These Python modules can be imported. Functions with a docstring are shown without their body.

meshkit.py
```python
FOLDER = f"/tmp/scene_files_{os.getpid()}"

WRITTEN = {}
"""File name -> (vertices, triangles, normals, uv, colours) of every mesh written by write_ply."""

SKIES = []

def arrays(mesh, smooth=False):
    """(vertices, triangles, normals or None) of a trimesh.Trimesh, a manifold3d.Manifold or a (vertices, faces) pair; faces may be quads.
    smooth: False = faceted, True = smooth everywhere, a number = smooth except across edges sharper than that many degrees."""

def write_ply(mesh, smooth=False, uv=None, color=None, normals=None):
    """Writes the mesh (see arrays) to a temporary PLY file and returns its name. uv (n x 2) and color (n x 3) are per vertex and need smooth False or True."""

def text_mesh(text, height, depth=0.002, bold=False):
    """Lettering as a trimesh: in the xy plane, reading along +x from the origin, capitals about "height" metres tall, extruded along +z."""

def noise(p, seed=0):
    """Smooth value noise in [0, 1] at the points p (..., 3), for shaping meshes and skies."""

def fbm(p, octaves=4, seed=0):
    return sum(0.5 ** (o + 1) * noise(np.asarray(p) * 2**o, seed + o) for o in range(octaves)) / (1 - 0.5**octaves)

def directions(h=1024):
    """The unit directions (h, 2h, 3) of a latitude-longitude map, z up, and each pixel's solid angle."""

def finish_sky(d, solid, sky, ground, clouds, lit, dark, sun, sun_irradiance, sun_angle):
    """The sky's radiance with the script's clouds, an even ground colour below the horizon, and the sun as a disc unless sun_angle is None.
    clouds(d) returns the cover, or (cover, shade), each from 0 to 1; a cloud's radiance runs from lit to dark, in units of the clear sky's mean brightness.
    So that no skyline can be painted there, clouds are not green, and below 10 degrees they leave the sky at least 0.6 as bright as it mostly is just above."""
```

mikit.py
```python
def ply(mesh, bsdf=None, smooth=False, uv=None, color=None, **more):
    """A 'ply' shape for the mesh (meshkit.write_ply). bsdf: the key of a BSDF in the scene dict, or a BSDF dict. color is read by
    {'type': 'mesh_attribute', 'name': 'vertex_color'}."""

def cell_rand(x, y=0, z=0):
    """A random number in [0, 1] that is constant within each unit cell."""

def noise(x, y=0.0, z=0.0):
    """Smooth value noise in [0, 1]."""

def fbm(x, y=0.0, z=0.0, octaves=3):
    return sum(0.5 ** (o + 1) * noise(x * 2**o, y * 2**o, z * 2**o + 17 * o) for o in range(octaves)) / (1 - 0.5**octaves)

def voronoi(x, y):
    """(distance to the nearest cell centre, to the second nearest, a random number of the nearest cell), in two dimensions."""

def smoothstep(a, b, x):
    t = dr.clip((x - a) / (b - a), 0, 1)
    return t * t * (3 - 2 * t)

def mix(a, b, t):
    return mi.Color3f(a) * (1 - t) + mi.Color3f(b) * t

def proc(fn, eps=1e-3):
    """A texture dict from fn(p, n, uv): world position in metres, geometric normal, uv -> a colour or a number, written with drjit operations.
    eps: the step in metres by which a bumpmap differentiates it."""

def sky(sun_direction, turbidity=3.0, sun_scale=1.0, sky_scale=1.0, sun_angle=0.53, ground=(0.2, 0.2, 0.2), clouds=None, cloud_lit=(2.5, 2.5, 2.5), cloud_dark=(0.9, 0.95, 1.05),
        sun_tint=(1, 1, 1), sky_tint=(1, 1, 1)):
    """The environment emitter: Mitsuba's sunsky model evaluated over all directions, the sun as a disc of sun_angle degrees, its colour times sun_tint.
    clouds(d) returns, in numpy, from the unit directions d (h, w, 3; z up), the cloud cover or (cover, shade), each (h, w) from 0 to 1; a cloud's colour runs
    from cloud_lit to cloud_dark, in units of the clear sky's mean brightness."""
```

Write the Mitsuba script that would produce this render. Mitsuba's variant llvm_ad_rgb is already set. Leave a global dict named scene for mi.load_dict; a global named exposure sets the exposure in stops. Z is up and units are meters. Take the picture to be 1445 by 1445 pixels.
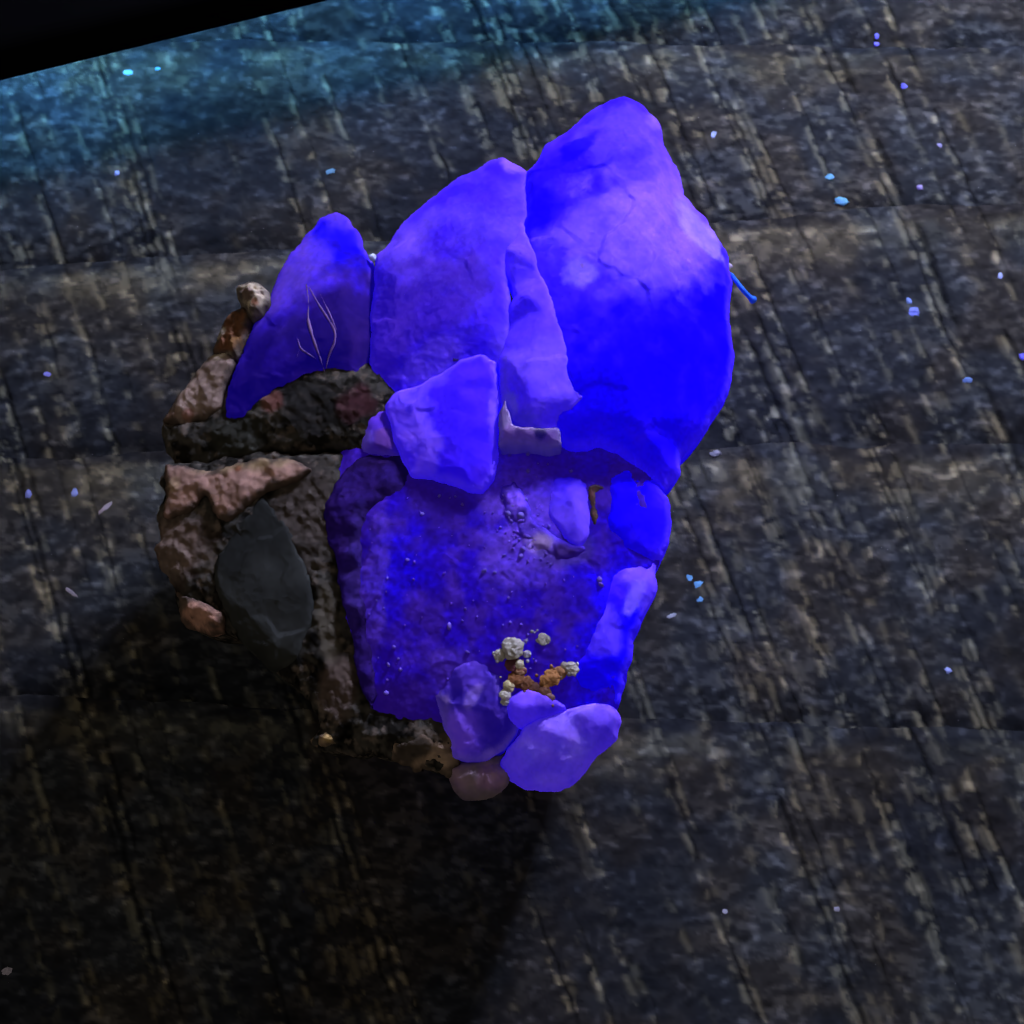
import math
import numpy as np
import trimesh
import shapely
import mitsuba as mi
import mikit
import meshkit
from scipy.spatial import Delaunay, cKDTree
from scipy.interpolate import LinearNDInterpolator, NearestNDInterpolator

T = mi.ScalarTransform4f
scene, labels = {}, {}
rng = np.random.default_rng(7)

# ------------------------------------------------------------------ camera, lamps, exposure
FOV, TILT, DIST = 34.0, 19.0, 0.255
exposure = 0.0
CAM = np.array([0.012, -DIST * math.sin(math.radians(TILT)), DIST * math.cos(math.radians(TILT))])
AIM = np.array([0.0, 0.0, 0.0])
fwd = (AIM - CAM) / np.linalg.norm(AIM - CAM)
rgt = np.cross(fwd, [0, 1.0, 0]); rgt /= np.linalg.norm(rgt)
upv = np.cross(rgt, fwd)
scene['camera'] = {'type': 'thinlens', 'fov': FOV, 'fov_axis': 'x', 'near_clip': 0.01, 'far_clip': 50.0,
                   'aperture_radius': 0.0004, 'focus_distance': 0.218,
                   'to_world': T().look_at(origin=CAM.tolist(), target=AIM.tolist(), up=upv.tolist())}


def zmm_of(z):
    """The heights given below rank the pieces of the stone from 5 to 40; the stone is a thick slab, so they lie between 31 and 46 mm."""
    return np.where(np.asarray(z, float) > 4, 29 + .42 * np.asarray(z, float), z)


TX = math.tan(math.radians(FOV / 2))


def at(u, v, zmm=0.0):
    """Where the line of sight through photo pixel (u, v) meets the height zmm (mm): used as a ruler when measuring the photo."""
    u, v, z = np.broadcast_arrays(np.asarray(u, float), np.asarray(v, float), zmm_of(zmm) / 1000)
    a, b = (u / 722.5 - 1) * TX, (1 - v / 722.5) * TX
    d = fwd + a[..., None] * rgt + b[..., None] * upv
    t = (z - CAM[2]) / d[..., 2]
    return CAM + d * t[..., None]


def lamp_disc(pos, target, radius, radiance):
    return {'type': 'disk', 'to_world': T().look_at(origin=list(map(float, pos)), target=list(map(float, target)), up=[0.1, 0.2, 1]) @ T().scale(radius),
            'emitter': {'type': 'area', 'radiance': {'type': 'rgb', 'value': list(map(float, radiance))}}}


KEY_POS = np.append(at(1700, -900)[:2], 0.178)
scene['torch_lens'] = lamp_disc(KEY_POS, at(720, 1000, 10), 0.028, np.array([160, 176, 306]))
labels['torch_lens'] = {'label': 'round violet white lens of the torch shining from above the top right corner', 'category': 'torch lens'}
scene['room_light'] = {'type': 'constant', 'radiance': {'type': 'rgb', 'value': [0.15, 0.135, 0.14]}}

# ------------------------------------------------------------------ materials (colour of each piece in its vertex colours)
VC = {'type': 'mesh_attribute', 'name': 'vertex_color'}


def mat(name, rough, spec=0.3, **kw):
    scene[name] = {'type': 'twosided', 'bsdf': {'type': 'principled', 'base_color': VC, 'roughness': rough, 'specular': spec, **kw}}


for nm, ro, dt in (('mat_crystal', .55, .6), ('mat_rough_crystal', .6, .5)):
    scene[nm] = {'type': 'principledthin', 'base_color': VC, 'roughness': ro, 'diff_trans': dt, 'eta': 1.25}
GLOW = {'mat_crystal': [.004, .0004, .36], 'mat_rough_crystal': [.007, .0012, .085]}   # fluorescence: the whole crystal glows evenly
scene['mat_rock'] = {'type': 'twosided', 'bsdf': {'type': 'diffuse', 'reflectance': VC}}
scene['mat_wood'] = {'type': 'twosided', 'bsdf': {'type': 'diffuse', 'reflectance': VC}}
mat('mat_crust', 0.7, 0.12)
scene['mat_black'] = {'type': 'twosided', 'bsdf': {'type': 'diffuse', 'reflectance': {'type': 'rgb', 'value': [0.002, 0.002, 0.002]}}}
scene['mat_grey_metal'] = {'type': 'twosided', 'bsdf': {'type': 'principled', 'base_color': {'type': 'rgb', 'value': [0.05, 0.05, 0.055]}, 'roughness': 0.4, 'metallic': 0.6}}


def fbm(P, freq, octaves=4, seed=0):
    return meshkit.fbm(np.asarray(P) * freq + 37.3, octaves, seed)


def ss(a, b, x):
    t = np.clip((x - a) / (b - a), 0, 1)
    return t * t * (3 - 2 * t)


def lerp(a, b, t):
    return np.asarray(a, float) * (1 - t[:, None]) + np.asarray(b, float) * t[:, None]


# ------------------------------------------------------------------ the planks of the table
# joints between planks, measured as pixel lines (left end, right end); saw marks run across them
JOINTS = [(-60, 1445 + 60, -330, -420), (-60, 1505, 52, 66), (-60, 1505, 382, 276), (-60, 1505, 644, 622), (-60, 1505, 978, 1034), (-60, 1505, 1560, 1700)]
M0, M1 = None, None


def image_slope(u0, v0, u1, v1):
    p, q = at(u0, v0), at(u1, v1)
    return p, (q[0] - p[0]) / (q[1] - p[1])


pR, mR = image_slope(1150, 0, 1400, 560)
pL, mL = image_slope(40, 700, 95, 900)


def line_x0(p, m):
    return p[0] - m * p[1]


xR, xL = line_x0(pR, mR), line_x0(pL, mL)
M1 = (mR - mL) / (xR - xL)
M0 = mR - M1 * xR


def saw(x, y):
    """The coordinate across the saw marks: constant along each mark."""
    return (x - M0 * y) / (1 + M1 * y)


def saw_px(u, v):
    p = at(u, v)
    return saw(p[0], p[1])


# marks picked out in the photograph: (pixel on it, width mm, depth mm)
MARKS = [(1275, 280, .75, .85), (1338, 280, .5, .55), (1215, 280, .3, .3), (1400, 330, .45, .4), (1010, 120, .35, .3), (1120, 120, .3, .3), (1185, 120, .35, .35),
         (690, 60, .55, .6), (738, 60, .45, .45), (565, 60, .4, .45), (175, 200, .5, .5), (205, 200, .3, .3), (120, 180, .3, .25), (75, 180, .3, .25),
         (20, 640, .6, .5), (58, 720, .5, .6), (75, 500, .35, .3), (365, 120, .4, .4), (410, 120, .3, .3), (480, 160, .3, .3), (850, 150, .3, .3),
         (1010, 700, .4, .4), (1150, 700, .55, .5), (1205, 700, .4, .35), (1085, 720, .35, .3), (1290, 700, .4, .35), (985, 800, .35, .3),
         (1030, 1080, .5, .35), (1100, 1060, .45, .35), (1065, 1060, .3, .25), (1235, 1080, .35, .3), (1285, 1070, .4, .3), (1330, 1070, .45, .4), (1425, 1080, .4, .3),
         (960, 1100, .3, .2), (420, 1030, .6, .5), (300, 1080, .5, .4), (130, 1080, .5, .4), (200, 1080, .4, .3), (500, 1200, .5, .3), (60, 1100, .4, .3)]
MX = np.array([saw_px(u, v) for u, v, *_ in MARKS])
MW = np.array([w for *_, w, d in MARKS]) / 1000 * 0.75
MD = np.array([d for *_, w, d in MARKS]) / 1000
M_r = np.random.default_rng(3)
extra = np.sort(M_r.uniform(-0.11, 0.11, 44))
MX = np.append(MX, extra)
MW = np.append(MW, M_r.uniform(.3, .75, len(extra)) / 1000)
MD = np.append(MD, M_r.uniform(.05, .16, len(extra)) / 1000)


def board(x, y, t, wid, seed, tan_edge):
    """Height (m) and colour of a plank's upper face at world x, y; t: metres from its upper joint."""
    n = len(x)
    P = np.stack([x, y, np.full(n, seed * 1.7)], -1)
    wob = (fbm(P, 60, 3, 5) - .5) * 0.0016 + (fbm(P, 620, 3, 6) - .5) * .0010
    s = saw(x, y) + wob
    groove, tan = np.zeros(n), np.zeros(n)
    for i, (mx, w, d) in enumerate(zip(MX, MW, MD)):
        q = (s - mx) / w
        near = np.abs(q) < 9
        if not near.any():
            continue
        a = ss(.36, .66, meshkit.noise(np.stack([y[near] * 120 + i * 9.1, np.full(near.sum(), i * 3.3), np.full(near.sum(), seed)], -1), 11))
        if i < len(MARKS):
            a = .2 + .8 * a
        qq = q[near]
        groove[near] = np.maximum(groove[near], d * a * np.exp(-qq * qq) * (1 if i < len(MARKS) else .6))
        off, tw = w * 1.2 + .0004, .00042 + .4 * w
        tan[near] = np.maximum(tan[near], min(1, .25 + d / .00045) * (.25 + .75 * a) * np.exp(-((qq * w + off) / tw) ** 2))
    wx, wy = x + (fbm(P, 260, 3, 15) - .5) * .0022, y + (fbm(P, 260, 3, 16) - .5) * .0018
    gr = fbm(np.stack([wx * 330, wy * 760, np.full(n, seed * 2.0)], -1), 1, 4, 21)          # grain: short dashes along the plank
    ln = fbm(np.stack([x * 60, wy * 700, np.full(n, seed * 5.0)], -1), 1, 3, 31)
    big = fbm(P, 45, 4, 41)
    fine = fbm(P, 1300, 2, 51)
    h = -groove * .15 + (gr - .5) * 0.00010 + (ln - .5) * 0.00006 + (fine - .5) * 0.00003 + (big - .5) * .0003
    h -= 0.0003 * np.exp(-np.maximum(t, 0) / 0.0015)          # worn arris
    h -= 0.0003 * np.clip(t / wid, 0, 1) ** 3.5                # each plank dips towards its lower joint
    blot = fbm(np.stack([wx * 700, wy * 1250, np.full(n, seed * 4.0)], -1), 1, 3, 23)
    light = ss(.49, .60, .5 * gr + .5 * blot)
    dash = ss(.46, .60, fbm(np.stack([wx * 560, wy * 760, np.full(n, seed * 3.0)], -1), 1, 3, 61))
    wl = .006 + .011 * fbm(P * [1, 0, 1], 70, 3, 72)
    worn = tan_edge * ss(1.0, .1, t / wl) * (.25 + .75 * ss(.36, .6, fbm(P * [1, .5, 1], 110, 3, 71)))  # tan wear, which also paints the lit edge of the plank step
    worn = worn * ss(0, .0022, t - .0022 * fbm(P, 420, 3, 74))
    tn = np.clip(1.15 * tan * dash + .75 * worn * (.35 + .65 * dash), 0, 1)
    joint_shade = ss(.008, .0, wid - t) * (.4 + .6 * ss(.3, .6, fbm(P, 160, 3, 73)))  # darker towards the lower joint: shade of the step painted into the colour
    base = lerp([.0205, .0195, .0185], [.033, .031, .027], ss(.3, .7, big))
    col = base * (.45 + 1.1 * blot)[:, None] * (1 - .5 * joint_shade)[:, None]
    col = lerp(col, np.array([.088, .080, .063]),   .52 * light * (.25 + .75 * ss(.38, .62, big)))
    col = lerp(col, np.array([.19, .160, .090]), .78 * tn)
    col = col * (1 - .56 * np.clip(groove / .0004, 0, 1))[:, None]
    pk = fbm(np.stack([wx * 640, wy * 980, np.full(n, seed * 7.0)], -1), 1, 2, 81)
    col = col * (1 + 1.2 * ss(.58, .76, pk))[:, None] * (1 - .32 * ss(.44, .26, pk))[:, None]
    col = col * [.84, .88, .88]
    col = col * lerp([1.06, 1.0, .92], [.90, 1.0, 1.12], ss(.38, .62, fbm(P, 130, 4, 91)))
    return h, col


def joint_y(j, u):
    u0, u1, v0, v1 = j
    return v0 + (v1 - v0) * (u - u0) / (u1 - u0)


def plank(k, top, bot, thick=0.018, step=0.00034, tan_edge=1.0):
    """One plank: a solid between two joints, its upper face a fine sheet with the saw marks cut into it."""
    A0, A1 = at(top[0], top[2]), at(top[1], top[3])
    B0, B1 = at(bot[0], bot[2]), at(bot[1], bot[3])
    wid = np.linalg.norm((A0 + A1) / 2 - (B0 + B1) / 2)
    nu, nv = int(np.linalg.norm(A1 - A0) / step), max(int(wid / step), 8)
    gap = -.0001 / wid
    a, b = np.meshgrid(np.linspace(0, 1, nu), np.linspace(gap, 1 - gap, nv), indexing='ij')
    pt = (A0 * (1 - a[..., None]) + A1 * a[..., None]) * (1 - b[..., None]) + (B0 * (1 - a[..., None]) + B1 * a[..., None]) * b[..., None]
    x, y, t = pt[..., 0].ravel(), pt[..., 1].ravel(), (b * wid).ravel()
    for jj, q in ((k, t), (k + 1, wid - t)):
        y = y + (fbm(np.stack([x, 0 * x, 0 * x + jj], -1), 90, 4, 7) - .5) * .003 * np.exp(-q / .003)
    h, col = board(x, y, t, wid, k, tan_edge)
    v = np.stack([x, y, h], -1)
    idx = np.arange(nu * nv).reshape(nu, nv)
    f = np.stack([idx[:-1, :-1], idx[:-1, 1:], idx[1:, 1:], idx[1:, :-1]], -1).reshape(-1, 4)
    ring = np.concatenate([idx[:, 0], idx[-1, 1:], idx[-2::-1, -1], idx[0, -2:0:-1]])
    low = v[ring].copy(); low[:, 2] = -thick
    m = len(ring); v = np.vstack([v, v[ring]]); col = np.vstack([col, col[ring]])
    ring = len(v) - m + np.arange(m)
    n0 = len(v)
    r2 = np.roll(np.arange(m), -1)
    side = np.stack([ring, ring[r2], n0 + r2, n0 + np.arange(m)], -1)
    tri = np.vstack([f[:, [0, 2, 1]], f[:, [0, 3, 2]], side[:, [0, 1, 2]], side[:, [0, 2, 3]]])
    V = np.vstack([v, low]); C = np.vstack([col, np.full((m, 3), .015)])
    key = 'wooden_table__plank' + ('' if k == 0 else f'_{k:03d}')
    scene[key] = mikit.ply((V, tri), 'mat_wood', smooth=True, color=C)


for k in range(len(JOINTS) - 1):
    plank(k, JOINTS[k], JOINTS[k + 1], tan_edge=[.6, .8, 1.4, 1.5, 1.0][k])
labels['wooden_table'] = {'label': 'dark stained table top of rough sawn planks with slanting saw marks', 'category': 'table'}

# ------------------------------------------------------------------ stone pieces: closed solids


def densify(P, step):
    out = []
    for p, q in zip(P, np.roll(P, -1, 0)):
        n = max(int(np.linalg.norm(q[:2] - p[:2]) / step), 1)
        out.append(p + (q - p) * (np.arange(n) / n)[:, None])
    return np.vstack(out)


ROCKY = {'mat_rock': np.array([1.0, .93, .74]), 'mat_crust': np.array([1., .95, .76])}


def cells(P, size, seed):
    """Uneven little faces: each cell of about size mm is a flat chip with its own tilt and level."""
    r = np.random.default_rng(seed + 500)
    lo, hi = P.min(0), P.max(0)
    m = max(int(np.prod((hi - lo)[:2]) / (size / 1000) ** 2), 3)
    c = r.uniform(lo[:2] - .001, hi[:2] + .001, (m, 2))
    q = P[:, :2] + np.stack([fbm(P, 350, 3, seed + 40) - .5, fbm(P, 350, 3, seed + 41) - .5], -1) * .0022
    d, i = cKDTree(c).query(q, k=2)
    tilt, lev = r.normal(0, 1, (m, 2)), r.normal(0, .0009, m)
    def h(k):
        return ((q - c[i[:, k]]) * tilt[i[:, k]]).sum(1) + lev[i[:, k]]
    e = ss(0, .00035, d[:, 1] - d[:, 0])
    return h(0) * (.5 + .5 * e) + h(1) * (.5 - .5 * e)


def stone(key, outline, zedge, inner, zlow, colour, rnd=1.2, lip=1.6, amp=.25, freq=420, jit=.25, jfreq=500, soft=4, step=.00027, material='mat_crystal', seed=0, inset=3.0, facet=4.5, ftilt=.022, glow=None):
    """A closed stone: outline pixels (u, v[, z mm]) give its rim, inner (u, v, z mm) the corners of its upper faces, zlow (mm) how far down it reaches."""
    glow = (1.0 if material in ('mat_crystal', 'mat_rough_crystal') else 0) if glow is None else glow
    o = np.array([(p[0], p[1], p[2] if len(p) > 2 else zedge) for p in outline], float)
    rim = at(o[:, 0], o[:, 1], o[:, 2])
    if shapely.Polygon(rim[:, :2]).exterior.is_ccw is False:
        rim = rim[::-1]
    rim = densify(rim, step * 1.1)
    tang = np.roll(rim, -1, 0) - np.roll(rim, 1, 0)
    nrm = np.stack([tang[:, 1], -tang[:, 0]], -1); nrm /= np.linalg.norm(nrm, axis=1, keepdims=True) + 1e-12
    for _ in range(3):   # round the corners of the traced rim a little
        rim = .5 * rim + .25 * (np.roll(rim, 1, 0) + np.roll(rim, -1, 0))
    rim[:, :2] += nrm * ((fbm(rim, jfreq, 4, seed + 3) - .5) * 2 * jit / 1000)[:, None]
    poly = shapely.Polygon(rim[:, :2]).buffer(0)
    if poly.geom_type != 'Polygon':
        poly = max(poly.geoms, key=lambda g: g.area)
    rim_all = rim
    x0, y0, x1, y1 = poly.bounds
    gx, gy = np.meshgrid(np.arange(x0, x1, step), np.arange(y0, y1, step * .866), indexing='ij')
    gx[:, ::2] += step / 2
    r = np.random.default_rng(seed + 100)
    g = np.stack([gx.ravel(), gy.ravel()], -1) + r.uniform(-.2, .2, (gx.size, 2)) * step
    g = g[shapely.contains_xy(poly, g[:, 0], g[:, 1])]
    tree = cKDTree(rim_all[:, :2])
    d, near = tree.query(g)
    g = g[d > .6 * step]
    inn = np.array([at(*p) for p in inner])
    ctrl = np.vstack([rim_all[::4], inn])
    lin, nn = LinearNDInterpolator(ctrl[:, :2], ctrl[:, 2]), NearestNDInterpolator(ctrl[:, :2], ctrl[:, 2])
    n_r, n_g = len(rim_all), len(g)
    XY = np.vstack([rim_all[:, :2], g])
    dist, near = tree.query(XY)
    dist[:n_r] = 0
    z = lin(XY); z = np.where(np.isnan(z), nn(XY), z)
    z[:n_r] = rim_all[:, 2]
    tri = Delaunay(XY).simplices
    c = XY[tri].mean(1)
    tri = tri[shapely.contains_xy(poly, c[:, 0], c[:, 1])]
    a2 = np.cross(XY[tri[:, 1]] - XY[tri[:, 0]], XY[tri[:, 2]] - XY[tri[:, 0]])
    tri = tri[np.abs(a2) > 1e-14]
    a2 = a2[np.abs(a2) > 1e-14]
    tri[a2 < 0] = tri[a2 < 0][:, ::-1]
    # soften the ridges between the faces
    E = np.unique(np.sort(np.vstack([tri[:, [0, 1]], tri[:, [1, 2]], tri[:, [2, 0]]]), 1), axis=0)
    deg = np.bincount(E.ravel(), minlength=len(XY)).astype(float)
    for _ in range(soft):
        s = np.bincount(E[:, 0], z[E[:, 1]], len(XY)) + np.bincount(E[:, 1], z[E[:, 0]], len(XY))
        z[n_r:] = (.4 * z + .6 * s / np.maximum(deg, 1))[n_r:]
    P3 = np.stack([XY[:, 0], XY[:, 1], z], -1)
    w = ss(0, .0012, dist)
    # the rim bends over: lip (mm) is how much lower the rim is than the face that runs up to it
    z = z + lip / 1000 * (np.sqrt(np.clip(1 - (1 - np.clip(dist / (rnd / 1000), 0, 1)) ** 2, 0, 1)))
    z = z + w * cells(P3, facet, seed) * ftilt
    z = z + w * amp / 1000 * ((fbm(P3, freq, 4, seed) - .5) * 2 + .5 * (fbm(P3, freq * .25, 3, seed + 9) - .5) * 2) + w * (.05 + .12 * amp) / 1000 * (fbm(P3, 1700, 2, seed + 12) - .5) * 2
    zr = rim_all[near, 2]
    zb = zr - (zr - zlow / 1000) * (1 - np.exp(-dist / (inset / 1000)))
    zb = np.minimum(zb, z - .00005)
    top = np.stack([XY[:, 0], XY[:, 1], z], -1)
    keep = np.arange(len(XY)) >= n_r
    mapb = np.arange(len(XY)); mapb[keep] = len(XY) + np.arange(n_g)
    bot = np.stack([XY[keep, 0], XY[keep, 1], zb[keep]], -1)
    V = np.vstack([top, bot])
    F = np.vstack([tri, mapb[tri][:, ::-1]])
    C = np.clip(colour(V, np.append(dist, dist[keep])) * ROCKY.get(material, 1), 0.0005, .95)
    scene[key] = mikit.ply((V, F), material, smooth=True, color=C)
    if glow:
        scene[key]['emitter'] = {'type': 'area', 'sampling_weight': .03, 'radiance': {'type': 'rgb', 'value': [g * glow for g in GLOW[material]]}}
    return dict(lin=LinearNDInterpolator(top[:, :2], top[:, 2]), top=top)


def spot(P, u, v, z, r, jitter=.5, seed=0, asp=None):
    """0..1 within about r mm of the place seen at pixel (u, v), height z mm, with a cloudy border (inclusions, stains, painted shade or glint)."""
    c = at(u, v, z)
    q = P - c
    if asp is not None:
        ang, k = asp
        ca, sa = math.cos(ang), math.sin(ang)
        q = np.stack([(q[:, 0] * ca + q[:, 1] * sa) / k, -q[:, 0] * sa + q[:, 1] * ca, q[:, 2] * 0], -1)
    d = np.linalg.norm(q[:, :2], axis=1) / (r / 1000)
    d = d + (fbm(P, 420, 5, seed) - .5) * 2 * jitter
    k = min(max((r - 1.5) / 4, 0), 1)
    return ss(1.15 + .35 * k, .65 - .3 * k, d)


DEEP = np.array([.0035, .0006, .88])
BLUE = np.array([.075, .020, .86])
LAV = np.array([.29, .125, .86])
LILAC = np.array([.46, .27, .80])
DIM = np.array([.022, .0035, .30])
DUSK = np.array([.022, .008, .11])
ROCK = np.array([.052, .050, .044])
INK = np.array([.013, .0125, .0115])
PINK = np.array([.36, .225, .185])
BUFF = np.array([.30, .22, .13])
RUST = np.array([.16, .055, .02])
CREAM = np.array([.52, .46, .36])


def crystal_col(a, b, seed, spots=(), freq=150, lo=.35, hi=.65, rim=LAV, rimw=.5, speck=.12):
    def f(P, d):
        c = lerp(a, b, ss(lo, hi, fbm(P, freq, 5, seed)))
        for u, v, z, r, col, s, *more in spots:
            c = lerp(c, col, s * spot(P, u, v, z, r, .8, seed + int(u), *more))
        c = lerp(c, rim, rimw * ss(.0011, 0, d))                       # chipped, frosted rim
        m = .6 + .8 * fbm(P, 620, 4, seed + 6)
        c = c * np.stack([m, m, .8 + .4 * m / 1.6], -1)                # milky, mottled
        c = c * (1 + speck * 3 * (fbm(P, 2200, 2, seed + 5) - .5))[:, None]
        return c
    return f


S = 'fluorite_specimen__'
labels['fluorite_specimen'] = {'label': 'cluster of violet blue glowing crystals on dark rock lying on the planks', 'category': 'mineral specimen'}

# --- the big base crystal, dull and grainy
base = stone(S + 'base_crystal',
      [(455, 700, 17), (480, 640, 19), (520, 600), (620, 600), (720, 560), (860, 580), (930, 660), (940, 720), (930, 790, 18), (915, 840, 17), (890, 900, 16), (886, 950, 14), (872, 1000, 13), (800, 1020, 14), (740, 1030, 14), (650, 1035, 13), (560, 1020, 13), (522, 1005, 14), (506, 950, 15), (490, 880, 16), (470, 800, 16)],
      20, [(500, 720, 20), (540, 740, 23), (640, 730, 22.5), (760, 700, 22), (900, 720, 24), (540, 860, 21), (640, 840, 23), (760, 790, 25), (840, 800, 22.5), (850, 870, 23), (720, 880, 22.5), (560, 960, 18.5), (680, 940, 20), (800, 940, 20.5), (860, 940, 18)],
      0.5, None or (lambda P, d: crystal_col([.050, .016, .27], [.018, .004, .38], 11,
        [(620, 705, 22, 5.5, DUSK, .75), (560, 800, 23, 4.0, DEEP * .8, .7, (1.4, 1.6)), (525, 860, 21, 2.0, LAV * .6, .5, (1.5, 6.0)),  # the DUSK spot paints the shade cast below the wedge
         (720, 700, 23, 4.5, LAV * .75, .55, (2.2, 1.8)), (740, 790, 25, 4.8, LAV * .7, .55), (760, 770, 25, 1.6, LILAC * .8, .7), (800, 780, 24, 2.4, [.05, .03, .12], .8, (.2, 1.6)), (820, 830, 23, 3.0, [.006, .001, .33], .6),
         (880, 890, 19, 5.5, DEEP, .9, (1.1, 2.0)), (550, 1000, 16, 3.5, [.04, .014, .12], .85, (0, 2)), (640, 950, 19, 3.2, LAV * .5, .5), (800, 660, 22, 5, [.03, .008, .36], .6)],
        freq=420, lo=.36, hi=.64, rim=DIM, rimw=.4, speck=.35)(P, d)),
      rnd=2.2, lip=1.2, amp=.32, freq=520, jit=.45, soft=7, material='mat_rough_crystal', seed=11, ftilt=.02, facet=6)

stone(S + 'dull_rim', [(452, 720, 21), (470, 680, 22), (500, 648, 22.5), (560, 636, 23), (600, 650, 21.5), (606, 690, 22.5), (570, 712, 23.1), (530, 722, 22.5), (514, 760, 22.3), (516, 830, 21.5), (522, 900, 20), (536, 970, 18), (524, 1004, 19), (506, 960, 19), (494, 890, 20), (474, 800, 21)],
      19, [(490, 720, 25.6), (500, 780, 25.6), (508, 860, 24.4), (545, 680, 26), (518, 950, 21.6)], 8,
      crystal_col([.018, .007, .050], [.036, .014, .13], 15, [(500, 830, 21, 1.6, [.05, .025, .16], .8, (1.5, 6.0)), (560, 690, 22, 3, [.028, .012, .11], .6)], freq=380, rim=np.array([.03, .012, .09]), rimw=.4, speck=.3), rnd=1.6, lip=.4, amp=.4, freq=600, jit=1.1, jfreq=380, soft=4, material='mat_rough_crystal', seed=15, inset=2, glow=.15)
labels[S + 'dull_rim'] = {'label': 'dull dark purple rim along the left and top of the base crystal'}

# --- rock behind and to the left
def rock_col(seed, spots=(), dark=INK, mid=ROCK, freq=480):
    def f(P, d):
        n = fbm(P, freq, 5, seed)
        c = lerp(dark, mid, ss(.38, .6, n))
        c = lerp(c, np.array([.13, .108, .09]), .8 * ss(.55, .68, fbm(P, freq * 1.8, 4, seed + 4)))
        c = c * (1 - .75 * ss(.56, .68, fbm(P, 950, 4, seed + 14)))[:, None]
        for u, v, z, r, col, s, *more in spots:
            c = lerp(c, col, s * spot(P, u, v, z, r, .5, seed + int(u), *more))
        return c * (.45 + 1.1 * fbm(P, 1500, 3, seed + 8))[:, None]
    return f


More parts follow.
